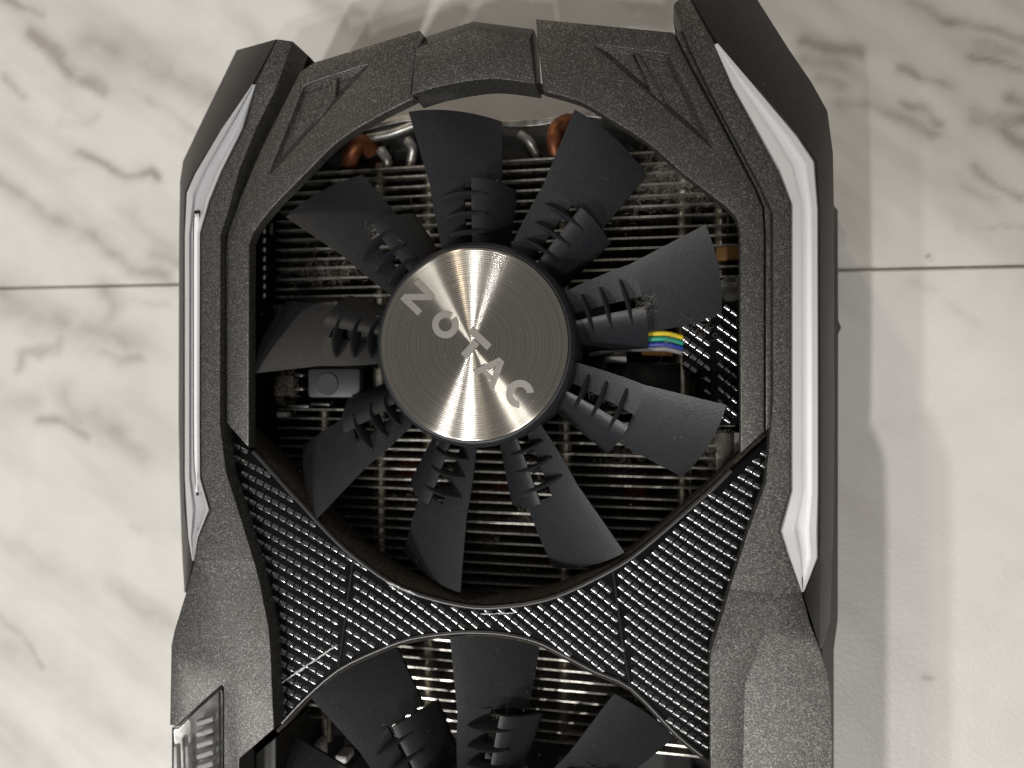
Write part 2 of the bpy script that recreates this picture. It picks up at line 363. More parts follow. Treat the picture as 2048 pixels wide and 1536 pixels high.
# embossed triangles: sunk floor, raised bar
def shrink(poly, k):
    cx = sum(p[0] for p in poly)/len(poly); cy = sum(p[1] for p in poly)/len(poly)
    return [(cx+(p[0]-cx)*k, cy+(p[1]-cy)*k) for p in poly]
def emboss(tri, bars, k=.74):
    """a sunk triangle: broad sloping sides down to a flat floor, one raised bar on it"""
    t0 = shrink(tri, 1.015); t1 = shrink(tri, k); n_ = len(t0)
    V = [P(x, y, ZR-.12*MM) for x, y in t0] + [P(x, y, ZR-1.25*MM) for x, y in t1]
    V += [Vector((v.x, v.y, T(-4.9))) for v in V[:n_]]
    Fc = [(i, (i+1) % n_, n_+(i+1) % n_, n_+i) for i in range(n_)] + [tuple(range(n_, 2*n_))] + \
         [(i, (i+1) % n_, 2*n_+(i+1) % n_, 2*n_+i) for i in range(n_)] + [tuple(range(2*n_, 3*n_))]
    mesh_obj('emblem_recess', V, Fc, M['paint'], card, 22)
    for b in bars: slab('emblem_bar', [fillet(b, 3)], ZR-.35*MM, ZR-1.5*MM, M['paint'], card, .35*MM)
emboss(triL, [[(662, 160), (676, 155), (671, 194), (628, 256), (619, 260)]])
emboss(triR, [[(1263, 106), (1279, 107), (1294, 132), (1327, 194), (1330, 210), (1302, 186)]])
# ---- top bridge: flat face, outer chamfer, inner wall
zc = T(-1.3)
br_in = catmull([(822, 190), (885, 172), (979, 158), (1071, 168)], 5)
A_ = [(831, 98), (944, 58), (1060, 77)]; C_ = [(851, 73), (947, 42), (1069, 58)]
V = [P(x, y, zc) for x, y in A_] + [P(x, y, zc-3*MM) for x, y in C_] + [P(x, y, zc) for x, y in br_in]
nb = len(br_in); V += [Vector((p.x, p.y, T(-9))) for p in V[6:6+nb]] + [Vector((p.x, p.y, T(-9))) for p in V[3:6]]
Fc = [(0, 1, 4, 3), (1, 2, 5, 4)]
half = nb//2
Fc += [(0, 1)+tuple(6+i for i in range(half, -1, -1)), (1, 2)+tuple(6+i for i in range(nb-1, half-1, -1))]
lo = 6+nb; lc = lo+nb
for i in range(nb-1): Fc.append((6+i, 6+i+1, lo+i+1, lo+i))
Fc += [(3, 4, lc+1, lc), (4, 5, lc+2, lc+1), (0, 3, lc, lo, 6), (2, 5, lc+2, lo+nb-1, 6+nb-1)]
Fc += [(lo, lc)+(lc+1,)+tuple(lo+i for i in range(half, 0, -1)), (lc+1, lc+2)+tuple(lo+i for i in range(nb-1, half-1, -1))]
bm = bmesh.new(); vv = [bm.verts.new(v) for v in V]
for f in Fc: bm.faces.new([vv[i] for i in f])
bm.normal_update(); bmesh.ops.recalc_face_normals(bm, faces=bm.faces)
ed = [e for e in bm.edges if len(e.link_faces) == 2 and e.calc_face_angle(0) > .35 and max(e.verts[0].co.z, e.verts[1].co.z) > zc-.004]
bmesh.ops.bevel(bm, geom=ed, offset=.3*MM, segments=2, affect='EDGES', profile=.5)
bm_obj('top_bridge', bm, M['paint'], card)
# inner wall ring under the frame (one dark skirt following the opening)
def skirt(name, pts, z0, z1, th, mat, close=False):
    a = [P(x, y, z0) for x, y in pts]; k = len(a); V = []; Fc = []
    c = P(985, 690, z0)
    for p in a:
        o = (p-c); o.z = 0; o.normalize()
        V += [Vector((p.x, p.y, z0)), Vector((p.x, p.y, z1)), Vector((p.x, p.y, z1))+o*th, Vector((p.x, p.y, z0))+o*th]
    for i in range(k-1):
        for j in range(4): Fc.append((i*4+j, i*4+(j+1) % 4, (i+1)*4+(j+1) % 4, (i+1)*4+j))
    return mesh_obj(name, V, Fc, mat, card, 40)
sk_pts = inL[::-1][12:] + [(824, 197)] + catmull([(826, 196), (885, 182), (979, 168), (1078, 178)], 4) + inR[1:16]
skirt('frame_skirt', sk_pts, T(-4.8), T(-7.5), 1.2*MM, M['black'])
# ---- side arms: lofted stations  (outer, guide_out, guide_in, inner)
def loft(name, stations, mat, heights, zlow, parent=card, closed_ends=True):
    V = []; Fc = []; k = None
    for st in stations:
        col = [P(x, y, T(z)) for (x, y, z) in st]
        f, e = col[0], col[-1]
        col = [Vector((f.x, f.y, zlow))] + col + [Vector((e.x, e.y, T(heights)))]
        k = len(col); V += col
    for i in range(len(stations)-1):
        for j in range(k-1): Fc.append((i*k+j, i*k+j+1, (i+1)*k+j+1, (i+1)*k+j))
    if closed_ends: Fc.append(tuple(range(k)))
    bm = bmesh.new(); vv = [bm.verts.new(v) for v in V]
    for f in Fc:
        try: bm.faces.new([vv[i] for i in f])
        except ValueError: pass
    bmesh.ops.remove_doubles(bm, verts=bm.verts, dist=2e-5); bmesh.ops.dissolve_degenerate(bm, edges=bm.edges, dist=1e-5)
    bmesh.ops.recalc_face_normals(bm, faces=bm.faces)
    return bm, mat, name, parent
LS = [  # outer(x,y) , guide_out , guide_in , inner ; dz of guide out/in
 ((473, 100), (553, 78), (556, 79), (586, 82), 1.2, 1.2), ((437, 174), (504, 168), (513, 170), (551, 180), .6, .6),
 ((400, 250), (440, 258), (490, 258), (514, 252), -1.6, .1), ((366, 322), (386, 348), (449, 342), (478, 340), -3.2, 0),
 ((360, 362), (370, 384), (424, 404), (456, 424), -4, 0), ((358, 470), (367, 470), (404, 466), (441, 470), -4, 0),
 ((357, 840), (367, 840), (403, 836), (440, 850), -4, 0), ((359, 960), (367, 956), (404, 956), (452, 945), -4, 0),
 ((361, 1015), (369, 1019), (424, 1019), (473, 1010), -4, 0), ((363, 1080), (375, 1075), (398, 1075), (493, 1075), -3.2, 0),
 ((366, 1140), (384, 1121), (388, 1122), (508, 1122), -1.5, -.3)]
RS = [((1495, -32), (1376, -14), (1373, -14), (1347, 8), 1.2, 1.2), ((1577, 97), (1436, 86), (1428, 90), (1377, 92), .6, .6),
 ((1624, 166), (1513, 172), (1461, 174), (1420, 182), -1.6, .1), ((1655, 222), (1600, 272), (1514, 274), (1470, 277), -3.2, 0),
 ((1666, 305), (1634, 322), (1552, 344), (1522, 374), -4, 0), ((1668, 420), (1640, 420), (1579, 408), (1546, 426), -4, 0),
 ((1669, 806), (1641, 806), (1579, 806), (1546, 806), -4, 0), ((1668, 985), (1641, 985), (1579, 981), (1531, 968), -4, 0),
 ((1667, 1062), (1641, 1062), (1556, 1060), (1497, 1060), -4, 0), ((1665, 1108), (1640, 1115), (1574, 1115), (1481, 1110), -3.2, 0),
 ((1663, 1160), (1608, 1184), (1603, 1184), (1459, 1178), -1.5, -.3)]
def arm(stations, name):
    # outer satin side, then painted inner shoulder; the light guide sits in the channel between
    st1 = []; st2 = []
    for o, a, b, c, za, zb in stations:
        dp = 1.6*min(1, math.hypot(a[0]-b[0], a[1]-b[1])/30)-.02
        st1.append([(*o, -13), (*a, za), (a[0]*.6+b[0]*.4, a[1]*.6+b[1]*.4, za*.6+zb*.4-dp)])
        st2.append([(a[0]*.6+b[0]*.4, a[1]*.6+b[1]*.4, za*.6+zb*.4-dp-.05), (*b, zb), (*c, -.2)])
    for st, nm, mt in ((st1, 'side_cheek', M['side']), (st2, 'side_shoulder', M['paint'])):
        b_, mt, nm, pr = loft(nm, st, mt, -7, .016)
        ed = [e for e in b_.edges if len(e.link_faces) == 2 and e.calc_face_angle(0) > .3]
        bmesh.ops.bevel(b_, geom=ed, offset=.32*MM, segments=2, affect='EDGES', profile=.5, clamp_overlap=True)
        bm_obj(nm, b_, mt, card, 30)
arm(LS, 'left'); arm(RS, 'right')
def guide(stations, mat, prof):
    V = []; Fc = []; rows = []
    S = [s for s in stations[1:]]
    sub = []
    for i in range(len(S)-1):
        for t in (0, .34, .67): sub.append([tuple(a*(1-t)+b*t for a, b in zip(S[i][1], S[i+1][1])), tuple(a*(1-t)+b*t for a, b in zip(S[i][2], S[i+1][2])), S[i][4]*(1-t)+S[i+1][4]*t, S[i][5]*(1-t)+S[i+1][5]*t])
    sub.append([S[-1][1], S[-1][2], S[-1][4], S[-1][5]])
    for a, b, za, zb in sub:
        wd = math.hypot(a[0]-b[0], a[1]-b[1]); kx = min(1, wd/34)
        for u, dz in prof:
            V.append(P(a[0]+(b[0]-a[0])*u, a[1]+(b[1]-a[1])*u, T(za+(zb-za)*u+dz*kx-.15)))
        V.append(V[-1]-Vector((0, 0, 1.3*MM))); V.append(V[-2-len(prof)+1]-Vector((0, 0, 1.3*MM)))
    k = len(prof)+2
    for i in range(len(sub)-1):
        for j in range(k): Fc.append((i*k+j, i*k+(j+1) % k, (i+1)*k+(j+1) % k, (i+1)*k+j))
    Fc.append(tuple(range(k))); Fc.append(tuple((len(sub)-1)*k+j for j in range(k)))
    bm = bmesh.new(); vv = [bm.verts.new(v) for v in V]
    for f in Fc: bm.faces.new([vv[i] for i in f])
    bmesh.ops.remove_doubles(bm, verts=bm.verts, dist=1e-5)
    return bm
g = bm_obj('light_guide', guide(RS, None, [(.05, -.5), (.10, .75), (.27, .95), (.36, -.1), (.56, -.35), (.63, .85), (.89, .95), (.95, -.5)]), M['guide_white'], card, 24)
g['label'] = 'milky white light guide strip'
g = bm_obj('light_guide', guide(LS, None, [(.05, -.3), (.12, .6), (.30, 1.0), (.40, -.1), (.70, -.1), (.78, 1.2), (.88, .7), (.95, -.4)]), M['guide_dimmed'], card, 24)
g['label'] = 'left light guide strip, its duller lighting put into the colour'
# the inner light rod of the left guide, with the dark gap round it
def gz(y): return -1.15
cap = catmull([(393, 424), (400, 450), (400.5, 700), (400, 900), (397, 960), (393, 992), (390, 960), (386, 900), (385.5, 700), (386, 450)], 5, True)
slab('rod_gap', [cap], T(-1.2), T(-2.6), M['matte'], g, .1*MM)
slab('light_rod', [[(392.8+(x-393.5)*.80, 700+(y-700)*.98) for x, y in cap]], T(-.85), T(-2.0), M['guide_white'], g, .35*MM)

# ---- lower frame: outer facet leaning inward, inner facet, wall down to the woven panel
def lower(outer, crease, inner, sgn):
    V = []; Fc = []
    def zf(x, xr): return -.2 + .012*abs(x-xr)*.9
    def poly(pts): 
        i0 = len(V); V.extend(pts); Fc.append(tuple(range(i0, i0+len(pts))))
    bm = bmesh.new()
    top_o = [bm.verts.new(P(x, y, T(zz))) for x, y, zz in outer]
    top_c = [bm.verts.new(P(x, y, T(zz))) for x, y, zz in crease]
    top_i = [bm.verts.new(P(x, y, T(zz))) for x, y, zz in inner]
    from mathutils.geometry import tessellate_polygon
    def fill(vs, px):
        for t in tessellate_polygon([[Vector((x, y, 0)) for x, y in px]]): bm.faces.new([vs[i] for i in t])
    fill(top_o+top_c[::-1], [p[:2] for p in outer+crease[::-1]]); fill(top_c+top_i[::-1], [p[:2] for p in crease+inner[::-1]])
    def wall(vs, zlow):
        lowv = [bm.verts.new((v.co.x, v.co.y, zlow)) for v in vs]
        for i in range(len(vs)-1): bm.faces.new((vs[i], vs[i+1], lowv[i+1], lowv[i]))
    wall(top_o, .018); wall(top_i, T(-6))
    bmesh.ops.recalc_face_normals(bm, faces=bm.faces)
    ed = [e for e in bm.edges if len(e.link_faces) == 2 and e.calc_face_angle(0) > .5]
    bmesh.ops.bevel(bm, geom=ed, offset=.28*MM, segments=2, affect='EDGES', profile=.5, clamp_overlap=True)
    return bm_obj('lower_frame', bm, M['paint'], card, 25)
def zo(p, ref, k): return [(x, y, -.3 if i == 0 else -.25+abs(x-ref)*.1*k) for i, (x, y) in enumerate(p)]
lower(zo([(388, 1122), (370, 1190), (348, 1262), (342, 1290), (339, 1451), (353, 1453), (398, 1410), (443, 1370), (447, 1376), (447, 2900)], 470, .06),
      [(404, 1122, -.28), (426, 1171, -.25), (454, 1259, -.25), (470, 1337, -.25), (473, 1536, -.25), (473, 2900, -.25)],
      [(508, 1122, -.2), (520, 1168, -.4), (537, 1255, .1), (541, 1300, .3), (546, 1425, .6), (548, 1458, .6), (478, 1518, .0), (476, 2900, .0)], 1)
lower(zo([(1603, 1184), (1619, 1246), (1641, 1303), (1656, 1350), (1662, 1387), (1666, 1493), (1666, 2900)], 1486, .20),
      [(1590, 1183.5, -.3), (1566, 1190, -.25), (1528, 1268, -.25), (1490, 1368, -.25), (1486, 1536, -.25), (1486, 2900, -.25)],
      [(1459, 1178, -.2), (1430, 1275, .5), (1422, 1300, .7), (1419, 1331, .9), (1421, 1519, 1.0), (1421, 2900, 1.0)], -1)
# outer fin under the right guide tip, and the left one
def facet(name, pts, zlow, mat):
    bm = bmesh.new(); a = [bm.verts.new(P(x, y, T(z))) for x, y, z in pts]; b = [bm.verts.new((v.co.x, v.co.y, zlow)) for v in a]
    bm.faces.new(a); k = len(a)
    for i in range(k): bm.faces.new((a[i], a[(i+1) % k], b[(i+1) % k], b[i]))
    bmesh.ops.recalc_face_normals(bm, faces=bm.faces)
    bmesh.ops.bevel(bm, geom=[e for e in bm.edges if len(e.link_faces) == 2], offset=.2*MM, segments=2, affect='EDGES', profile=.5)
    return bm_obj(name, bm, mat, card)
facet('side_fin', [(1607, 1190, -1.2), (1641, 1112, -3.6), (1664, 1150, -13), (1660, 1243, -13), (1645, 1296, -8), (1640, 1298, -5)], .02, M['side'])
facet('side_fin', [(386, 1126, -1.2), (375, 1090, -4), (366, 1140, -12), (369, 1186, -8), (371, 1184, -3)], .02, M['side'])
# lower left clear window with facets behind it
def window_block():
    slab('light_window_bed', [[(343, 1456), (356, 1458), (400, 1415), (443, 1376), (445, 2900), (343, 2900)]], T(-5.5), .02, M['steel'], card, .2*MM)
    k = slab('light_window', [[(342, 1458), (356, 1457), (400, 1414), (443, 1374), (446, 1380), (446, 2900), (342, 2900)]], T(-.5), T(-2.2), M['glass'], card, .5*MM)
    k['label'] = 'clear faceted light window in the lower frame'
    for i in range(9):
        y = 1440+i*22; rbox('light_prism', P(418, y, T(-3.8)), (4.4*MM, 1.1*MM, 1.6*MM), M['white'], card, .3*MM, rz=.35)
    for x in (362, 384):
        rbox('light_prism', P(x, 1560, T(-3.8)), (.9*MM, 16*MM, 1.6*MM), M['white'], card, .3*MM, rz=.04)
window_block()
slab('frame_slot', [fillet([(1546, 1488), (1552, 1500), (1554, 1620), (1544, 1620)], 3)], T(.15), T(-.4), M['matte'], card, .05*MM)
# ================================================================== WOVEN PANEL
ZP = T(-4.2)
up_edge = catmull([(453, 850), (507, 903), (536, 934), (570, 972), (611, 1016), (657, 1066), (707, 1112), (789, 1169), (867, 1198), (946, 1214), (1010, 1213), (1072, 1204), (1135, 1184), (1241, 1130), (1307, 1080), (1397, 1002), (1428, 975), (1481, 922), (1540, 868)], 3)
lo_edge = catmull([(554, 1458), (601, 1406), (676, 1340), (757, 1300), (822, 1277), (900, 1266), (950, 1264), (1010, 1268), (1072, 1282), (1122, 1306), (1190, 1342), (1262, 1375), (1356, 1470), (1420, 1521)], 3)
pan = up_edge + [(1546, 880), (1541, 935), (1500, 1060), (1432, 1275), (1424, 1331), (1424, 1523)] + lo_edge[::-1] + [(548, 1425), (545, 1231), (530, 1168), (513, 1128), (482, 1003), (458, 884)]
panel = slab('woven_panel', [pan], ZP, T(-11), M['gloss'], card, .6*MM, 3)
panel['label'] = 'glossy black panel with carbon weave pattern between the two fans'
# the raised weave: short rounded tows in slanted rows, far too many to pick apart
def inside(x, y, poly):
    c = False; j = len(poly)-1
    for i in range(len(poly)):
        xi, yi = poly[i][:2]; xj, yj = poly[j][:2]
        if (yi > y) != (yj > y) and x < (xj-xi)*(y-yi)/(yj-yi)+xi: c = not c
        j = i
    return c
TV = []; TF = []
def tow(p, d, L, W, H):
    """one pillow: length L along d, width W, height H (metres)"""
    nrm = Vector((-d.y, d.x, 0)); i0 = len(TV)
    us = (-1, -.97, -.5, 0, .5, .97, 1); vs_ = (-1, -.72, -.35, 0, .35, .72, 1)
    for u in us:
        for v in vs_:
            h = H*math.sqrt(max(0, 1-v*v))*(1-.07*u*u if abs(u) < .99 else .5)
            TV.append(p+d*(u*L/2)+nrm*(v*W/2)+Vector((0, 0, h)))
    k = len(vs_)
    for a in range(len(us)-1):
        for b in range(k-1): TF.append((i0+a*k+b, i0+a*k+b+1, i0+(a+1)*k+b+1, i0+(a+1)*k+b))
def slope_at(x, y):
    if x < 700: return .50+.12*(x-460)/240
    if x < 945: return .62+.22*(x-700)/245
    if x < 1240: return .84-.04*(x-945)/295
    return .80-.28*(x-1240)/300
def march(x0, y0, x1, pitch):
    """follow one weave row across the panel and lay tows along it"""
    x, y = x0, y0
    while x < x1:
        s = slope_at(x, y); c = 1/math.hypot(1, s); st = pitch
        xm, ym = x+st*c*.5, y+st*s*c*.5
        hl = st*.42
        if all(inside(xm+k*hl*c, ym+k*hl*s*c, pan_in) for k in (-.75, 0, .75)) and not (abs(xm-seamx(ym, 0)) < 5 or abs(xm-seamx(ym, 1)) < 6):
            a = P(xm-hl*c, ym-hl*s*c, ZP); b = P(xm+hl*c, ym+hl*s*c, ZP); d = (b-a); L = d.length; d.normalize()
            tow(P(xm, ym, ZP-.05*MM), d, L*1.0, 1.45*MM*WID, .50*MM)
        x += st*c; y += st*s*c
def seamx(y, k): return (707-(y-1112)*.136) if k == 0 else (1226+(y-1150)*.16)
cxp = sum(p[0] for p in pan)/len(pan); cyp = sum(p[1] for p in pan)/len(pan)
def inset(poly, d):
    out = []; k = len(poly)
    for i in range(k):
        a = Vector(poly[i-1]); b = Vector(poly[i]); c = Vector(poly[(i+1) % k])
        t = (c-a)
        if t.length < 1e-6: continue
        t.normalize(); out.append(tuple(b+Vector((-t.y, t.x))*d))
    return out
pan_in = inset(pan, 4)
WID = 1.0
for r in range(-46, 34):
    march(452, 858+r*24.2, 1560, 17.2)
for r in range(0, 0): pass
tw = mesh_obj('weave', TV, TF, M['weave'], panel, 60, fix=False); tw['kind'] = 'stuff'
# joints across the panel
for k, pts in ((0, [(707, 1114), (697, 1190), (688, 1260), (677, 1338)]), (1, [(1226, 1142), (1236, 1210), (1246, 1290), (1261, 1372)])):
    tube('panel_joint', [P(x, y, ZP+.12*MM) for x, y in pts], .28*MM, M['matte'], panel, 8)
# rounded rim of the panel toward each fan
def rim(pts, r, z, mat, name): return tube(name, [P(x, y, z) for x, y in pts], r, mat, panel, 12)
M['rimgloss'] = plain('gloss_rim', (.01, .01, .011), .38, 0, **{'Specular IOR Level': .8})
rim(lo_edge[1:-1], .55*MM, ZP-.05*MM, M['rimgloss'], 'panel_rim'); rim(up_edge[3:-4], .6*MM, ZP-.05*MM, M['rimgloss'], 'panel_rim')
# dusty wall of the opening below the panel
dw = grainy('dusty_wall', (.010, .008, .006), (.060, .045, .030), .9, 0, 1500, .6); M['dusty'] = dw
def wallstrip(pts, z0, z1, name, th=.8):
    a = [P(x, y, z0) for x, y in pts]; V = []; Fc = []
    for p in a: V += [p, Vector((p.x, p.y, z1))]
    for i in range(len(a)-1): Fc.append((2*i, 2*i+1, 2*i+3, 2*i+2))
    o = mesh_obj(name, V, Fc, M['dusty'], card, 40)
    md = o.modifiers.new('s', 'SOLIDIFY'); md.thickness = th*MM; md.offset = 0
    return o
wallstrip([(x, y-6) for x, y in up_edge], ZP-1.2*MM, T(-14), 'opening_wall')
wallstrip([(x, y+5) for x, y in lo_edge], ZP-1.2*MM, T(-14), 'opening_wall')
# scuffs
def scuff(a, b, wpx, name='scuff'):
    A3, B3 = P(*a, ZP+.55*MM), P(*b, ZP+.55*MM); d = (B3-A3); L = d.length; d.normalize(); nn = Vector((-d.y, d.x, 0))
    V = []; Fc = []; N = 26
    for i in range(N+1):
        t = i/N; wd = wpx*.1*MM*(.35+.8*random.random())*min(1, 6*t+.2, 6*(1-t)+.2)
        p = A3+d*L*t+nn*random.uniform(-.08, .08)*MM
        V += [p+nn*wd/2, p-nn*wd/2, p+nn*wd*.3+Vector((0, 0, .06*MM)), p-nn*wd*.3+Vector((0, 0, .06*MM))]
    for i in range(N):
        q = i*4
        for x, y in ((0, 2), (2, 3), (3, 1)): Fc.append((q+x, q+y, q+4+y, q+4+x))
    return mesh_obj(name, V, Fc, M['scuff'], panel, 60)
scuff((557, 1370), (674, 1290), 5)
scuff((770, 1163), (838, 1192), 5); scuff((960, 1228), (1030, 1226), 4)
# ================================================================== HEATSINK, BOARD, PARTS BELOW
board = slab('circuit_board', [[(470, 262), (1500, 250), (1640, 400), (1655, 2900), (420, 2900), (400, 400)]], .0062, .0046, M['pcb'], card, .1*MM)
bp_ = slab('backplate', [[(440, 262), (1500, 250), (1600, 330), (1676, 420), (1677, 640), (1683, 655), (1677, 668), (1676, 1240), (1668, 1300), (1668, 2900), (400, 2900), (385, 400)]], .0040, .0000, plain('backplate_grey', (.10, .097, .09), .4, .3), card, .3*MM)
ZF = T(-23)
hs = slab('heatsink', [[(545, 330), (1492, 330), (1492, 1470), (545, 1470)]], .014, .0063, M['matte'], card, .2*MM)
fy = []
def fin_rows(y0, y1, xl, xr, name='fin'):
    a = P(1000, y0, ZF).y; b = P(1000, y1, ZF).y; pitch = 2.36*MM
    X0 = P(xl, y0, ZF).x; X1 = P(xr, y0, ZF).x
    bm = bmesh.new(); box_bm(bm, (0, 0, -8*MM), (X1-X0, .26*MM, 16*MM))
    box_bm(bm, (0, -.2*MM, -.12*MM), (X1-X0, .28*MM, .24*MM))
    me = bpy.data.meshes.new('fin'); bm.to_mesh(me); bm.free(); finish(me, M['fin'], 30)
    k = 0
    while a-k*pitch > b:
        o = obj('fin', me, hs); o.location = ((X0+X1)/2, a-k*pitch, ZF+random.uniform(-.12, .12)*MM)
        o.rotation_euler = (random.uniform(-.03, .03), random.uniform(-.003, .003), -.006+random.uniform(-.006, .006)); k += 1
fin_rows(322, 590, 552, 1500); fin_rows(822, 1478, 556, 1470)
for x, y0, y1 in ((762, 330, 1480), (860, 330, 1480), (1130, 330, 1480), (1366, 330, 1480), (650, 822, 1480), (1440, 330, 580)):
    tube('heat_pipe', [P(x, y, T(-30)) for y in (y0, (y0+y1)/2, y1)], 1.9*MM, M['pipe'], hs, 14)
# red stickers glimpsed under the fins
for x, y in ((1010, 965), (1270, 975), (820, 930)):
    rbox('memory_pad', P(x, y, T(-34)), (5*MM, 5*MM, 2*MM), plain('red_pad', (.30, .03, .02), .6), card)
# end plate with a hollow edge, bends of the heat pipes, at the top
e1 = catmull([(690, 262), (760, 240), (830, 228), (930, 232), (1020, 240), (1090, 236), (1170, 220), (1260, 236)], 4)
slab('end_plate', [e1+[(1300, 262), (1262, 250)]+[(x, y+13) for x, y in e1[::-1]]+[(680, 272)]], T(-25), T(-27), M['steel'], card, .2*MM)
slab('end_plate_cover', [[(x, y+10) for x, y in e1]+[(1330, 300), (1330, 330), (640, 330), (640, 300)]], T(-29), T(-32), M['black'], card, .2*MM)
def bend(pts, r, mat, z, name='heat_pipe_bend'):
    return tube(name, [P(x, y, T(zz)) for x, y, zz in catmull([(x, y, zz) for x, y, zz in pts], 5)], r*MM, mat, card, 14)
bend([(1130, 345, -30), (1112, 300, -25), (1112, 262, -25), (1140, 244, -26), (1170, 262, -30)], 2.0, M['copper'], 0)
bend([(700, 345, -30), (702, 310, -25), (722, 286, -25), (745, 300, -28)], 2.2, M['copper'], 0)
bend([(735, 276, -26), (780, 268, -25), (830, 250, -25)], 1.1, M['steel'], 0)
bend([(762, 300, -26), (775, 322, -26), (772, 345, -28)], 1.3, M['steel'], 0)
bend([(1040, 268, -26), (1060, 285, -26), (1075, 312, -28)], 1.2, M['steel'], 0)
bend([(815, 280, -26), (826, 300, -26), (820, 330, -28)], 1.2, M['steel'], 0)
for q in ([(405, 480), (424, 480), (424, 905), (405, 905)], [(1560, 430), (1580, 430), (1580, 900), (1560, 900)]):
    slab('inner_wall', [q], T(-8), .0064, M['matte'], card, .2*MM)
# row of solder pins down the left
rbox('pin_header', P(528, 528, T(-24)), (3.6*MM, 15*MM, 3*MM), M['black'], card)
s_me = None
for i in range(8):
    y = 463+i*18.4
    bm = bmesh.new(); bmesh.ops.create_uvsphere(bm, u_segments=14, v_segments=8, radius=.85*MM)
    if s_me is None:
        s_me = bpy.data.meshes.new('solder_pin'); bm.to_mesh(s_me); finish(s_me, M['solder'], 80)
    bm.free(); o = obj('solder_pin', s_me, card); o.location = P(528, y, T(-22.4))
# middle band of parts between the two fin blocks
rbox('motor_bracket', P(672, 766, T(-17)), (13.4*MM, 7*MM, 3*MM), M['chip'], card, 1.2*MM)
lathe('bracket_boss', [(0, .0), (2.5*MM, 0), (2.7*MM, -.2*MM), (2.7*MM, -1*MM)], M['chip'], card, 32).location = P(655, 768, T(-15.25))
for x, y, sx, sy, mt in ((577, 622, 7, 3, 'steel'), (640, 612, 12, 1.6, 'steel'), (700, 610, 6, 1.6, 'fin'), (573, 772, 5, 5, 'dusty0'), (603, 750, 2.2, .8, 'steel'), (603, 778, 2.2, .8, 'steel'),
                          (600, 812, 6, .8, 'steel'), (645, 808, 5, .7, 'steel'), (568, 829, 2.6, 1.2, 'white'), (1460, 508, 6, 3, 'tan'), (1232, 716, 5, 2.4, 'solder'), (1315, 706, 7, 1.4, 'tan'),
                          (1450, 905, 4, 9, 'fin'), (1475, 905, 2, 9, 'white')):
    rbox('board_component', P(x, y, T(-24)), (sx*MM, sy*MM, 3*MM), M[mt], card, .3*MM, rz=random.uniform(-.05, .05))
for x, y, sx, sy in ((1300, 760, 14, 8), (760, 660, 16, 8), (930, 700, 24, 14), (1180, 640, 10, 6)):
    rbox('chip', P(x, y, T(-30)), (sx*MM, sy*MM, 4*MM), M['black'], card, .3*MM)
lathe('mounting_screw', [(0, .3*MM), (2.2*MM, .3*MM), (2.6*MM, 0), (3.3*MM, -.1*MM), (3.4*MM, -1.5*MM)], M['steel'], card, 36).location = P(1462, 584, T(-22))
# lower left below the second fan opening
for x, y, sx, sy, mt in ((603, 1495, 3, 4, 'white'), (640, 1500, 2, 5, 'white'), (570, 1520, 3, 3, 'steel'), (690, 1510, 3, 2, 'white'), (715, 1465, 2, 2, 'copper')):
    rbox('capacitor', P(x, y, T(-26)), (sx*MM, sy*MM, 5*MM), M[mt], card, .6*MM)
slab('inner_rail', [[(482, 1530), (552, 1474), (552, 2900), (482, 2900)]], T(-7), .02, M['side'], card, .3*MM)
# inner woven bracket by the wires
ZI = T(-15)
ib = [(1366, 612), (1484, 600), (1484, 850), (1420, 852), (1402, 800), (1400, 744), (1366, 738)]
wb = slab('wire_cover', [ib], ZI, T(-22), M['gloss'], card, .3*MM); wb['label'] = 'small woven-pattern cover beside the fan wires'
TV = []; TF = []; ZP_keep = ZP
def inner_weave():
    for r in range(-6, 16):
        x, y = 1366, 600+r*25
        while x < 1486:
            s = .72; c = 1/math.hypot(1, s); st = 17
            xm, ym = x+st*c*.5, y+st*s*c*.5
            if all(inside(xm+k*7*c, ym+k*7*s*c, inset(ib, -4)) or inside(xm+k*7*c, ym+k*7*s*c, inset(ib, 4)) for k in (-1, 1)) and abs(xm-1427) > 7:
                a = P(xm-7*c, ym-7*s*c, ZI); b = P(xm+7*c, ym+7*s*c, ZI); d = b-a; L = d.length; d.normalize()
                tow(P(xm, ym, ZI-.05*MM), d, L, 1.6*MM, .45*MM)
            x += st*c; y += st*s*c
inner_weave()
tw2 = mesh_obj('weave', TV, TF, M['weave'], wb, 60, fix=False); tw2['kind'] = 'stuff'
for nm, dy, c in (('fan_wire', 0, 'wire_yellow'), ('fan_wire', 11, 'wire_green'), ('fan_wire', 22, 'wire_blue'), ('fan_wire', 31, 'wire_grey')):
    wr = tube(nm, [P(x, y, T(z)) for x, y, z in catmull([(1180, 690+dy*.6, -20), (1240, 672+dy*.9, -17), (1305, 667+dy, -14.5), (1340, 668+dy, -14.6), (1385, 682+dy, -16.5)], 5)], .55*MM, M[c], card, 10)
    wr['label'] = c.split('_')[1] + ' fan wire'
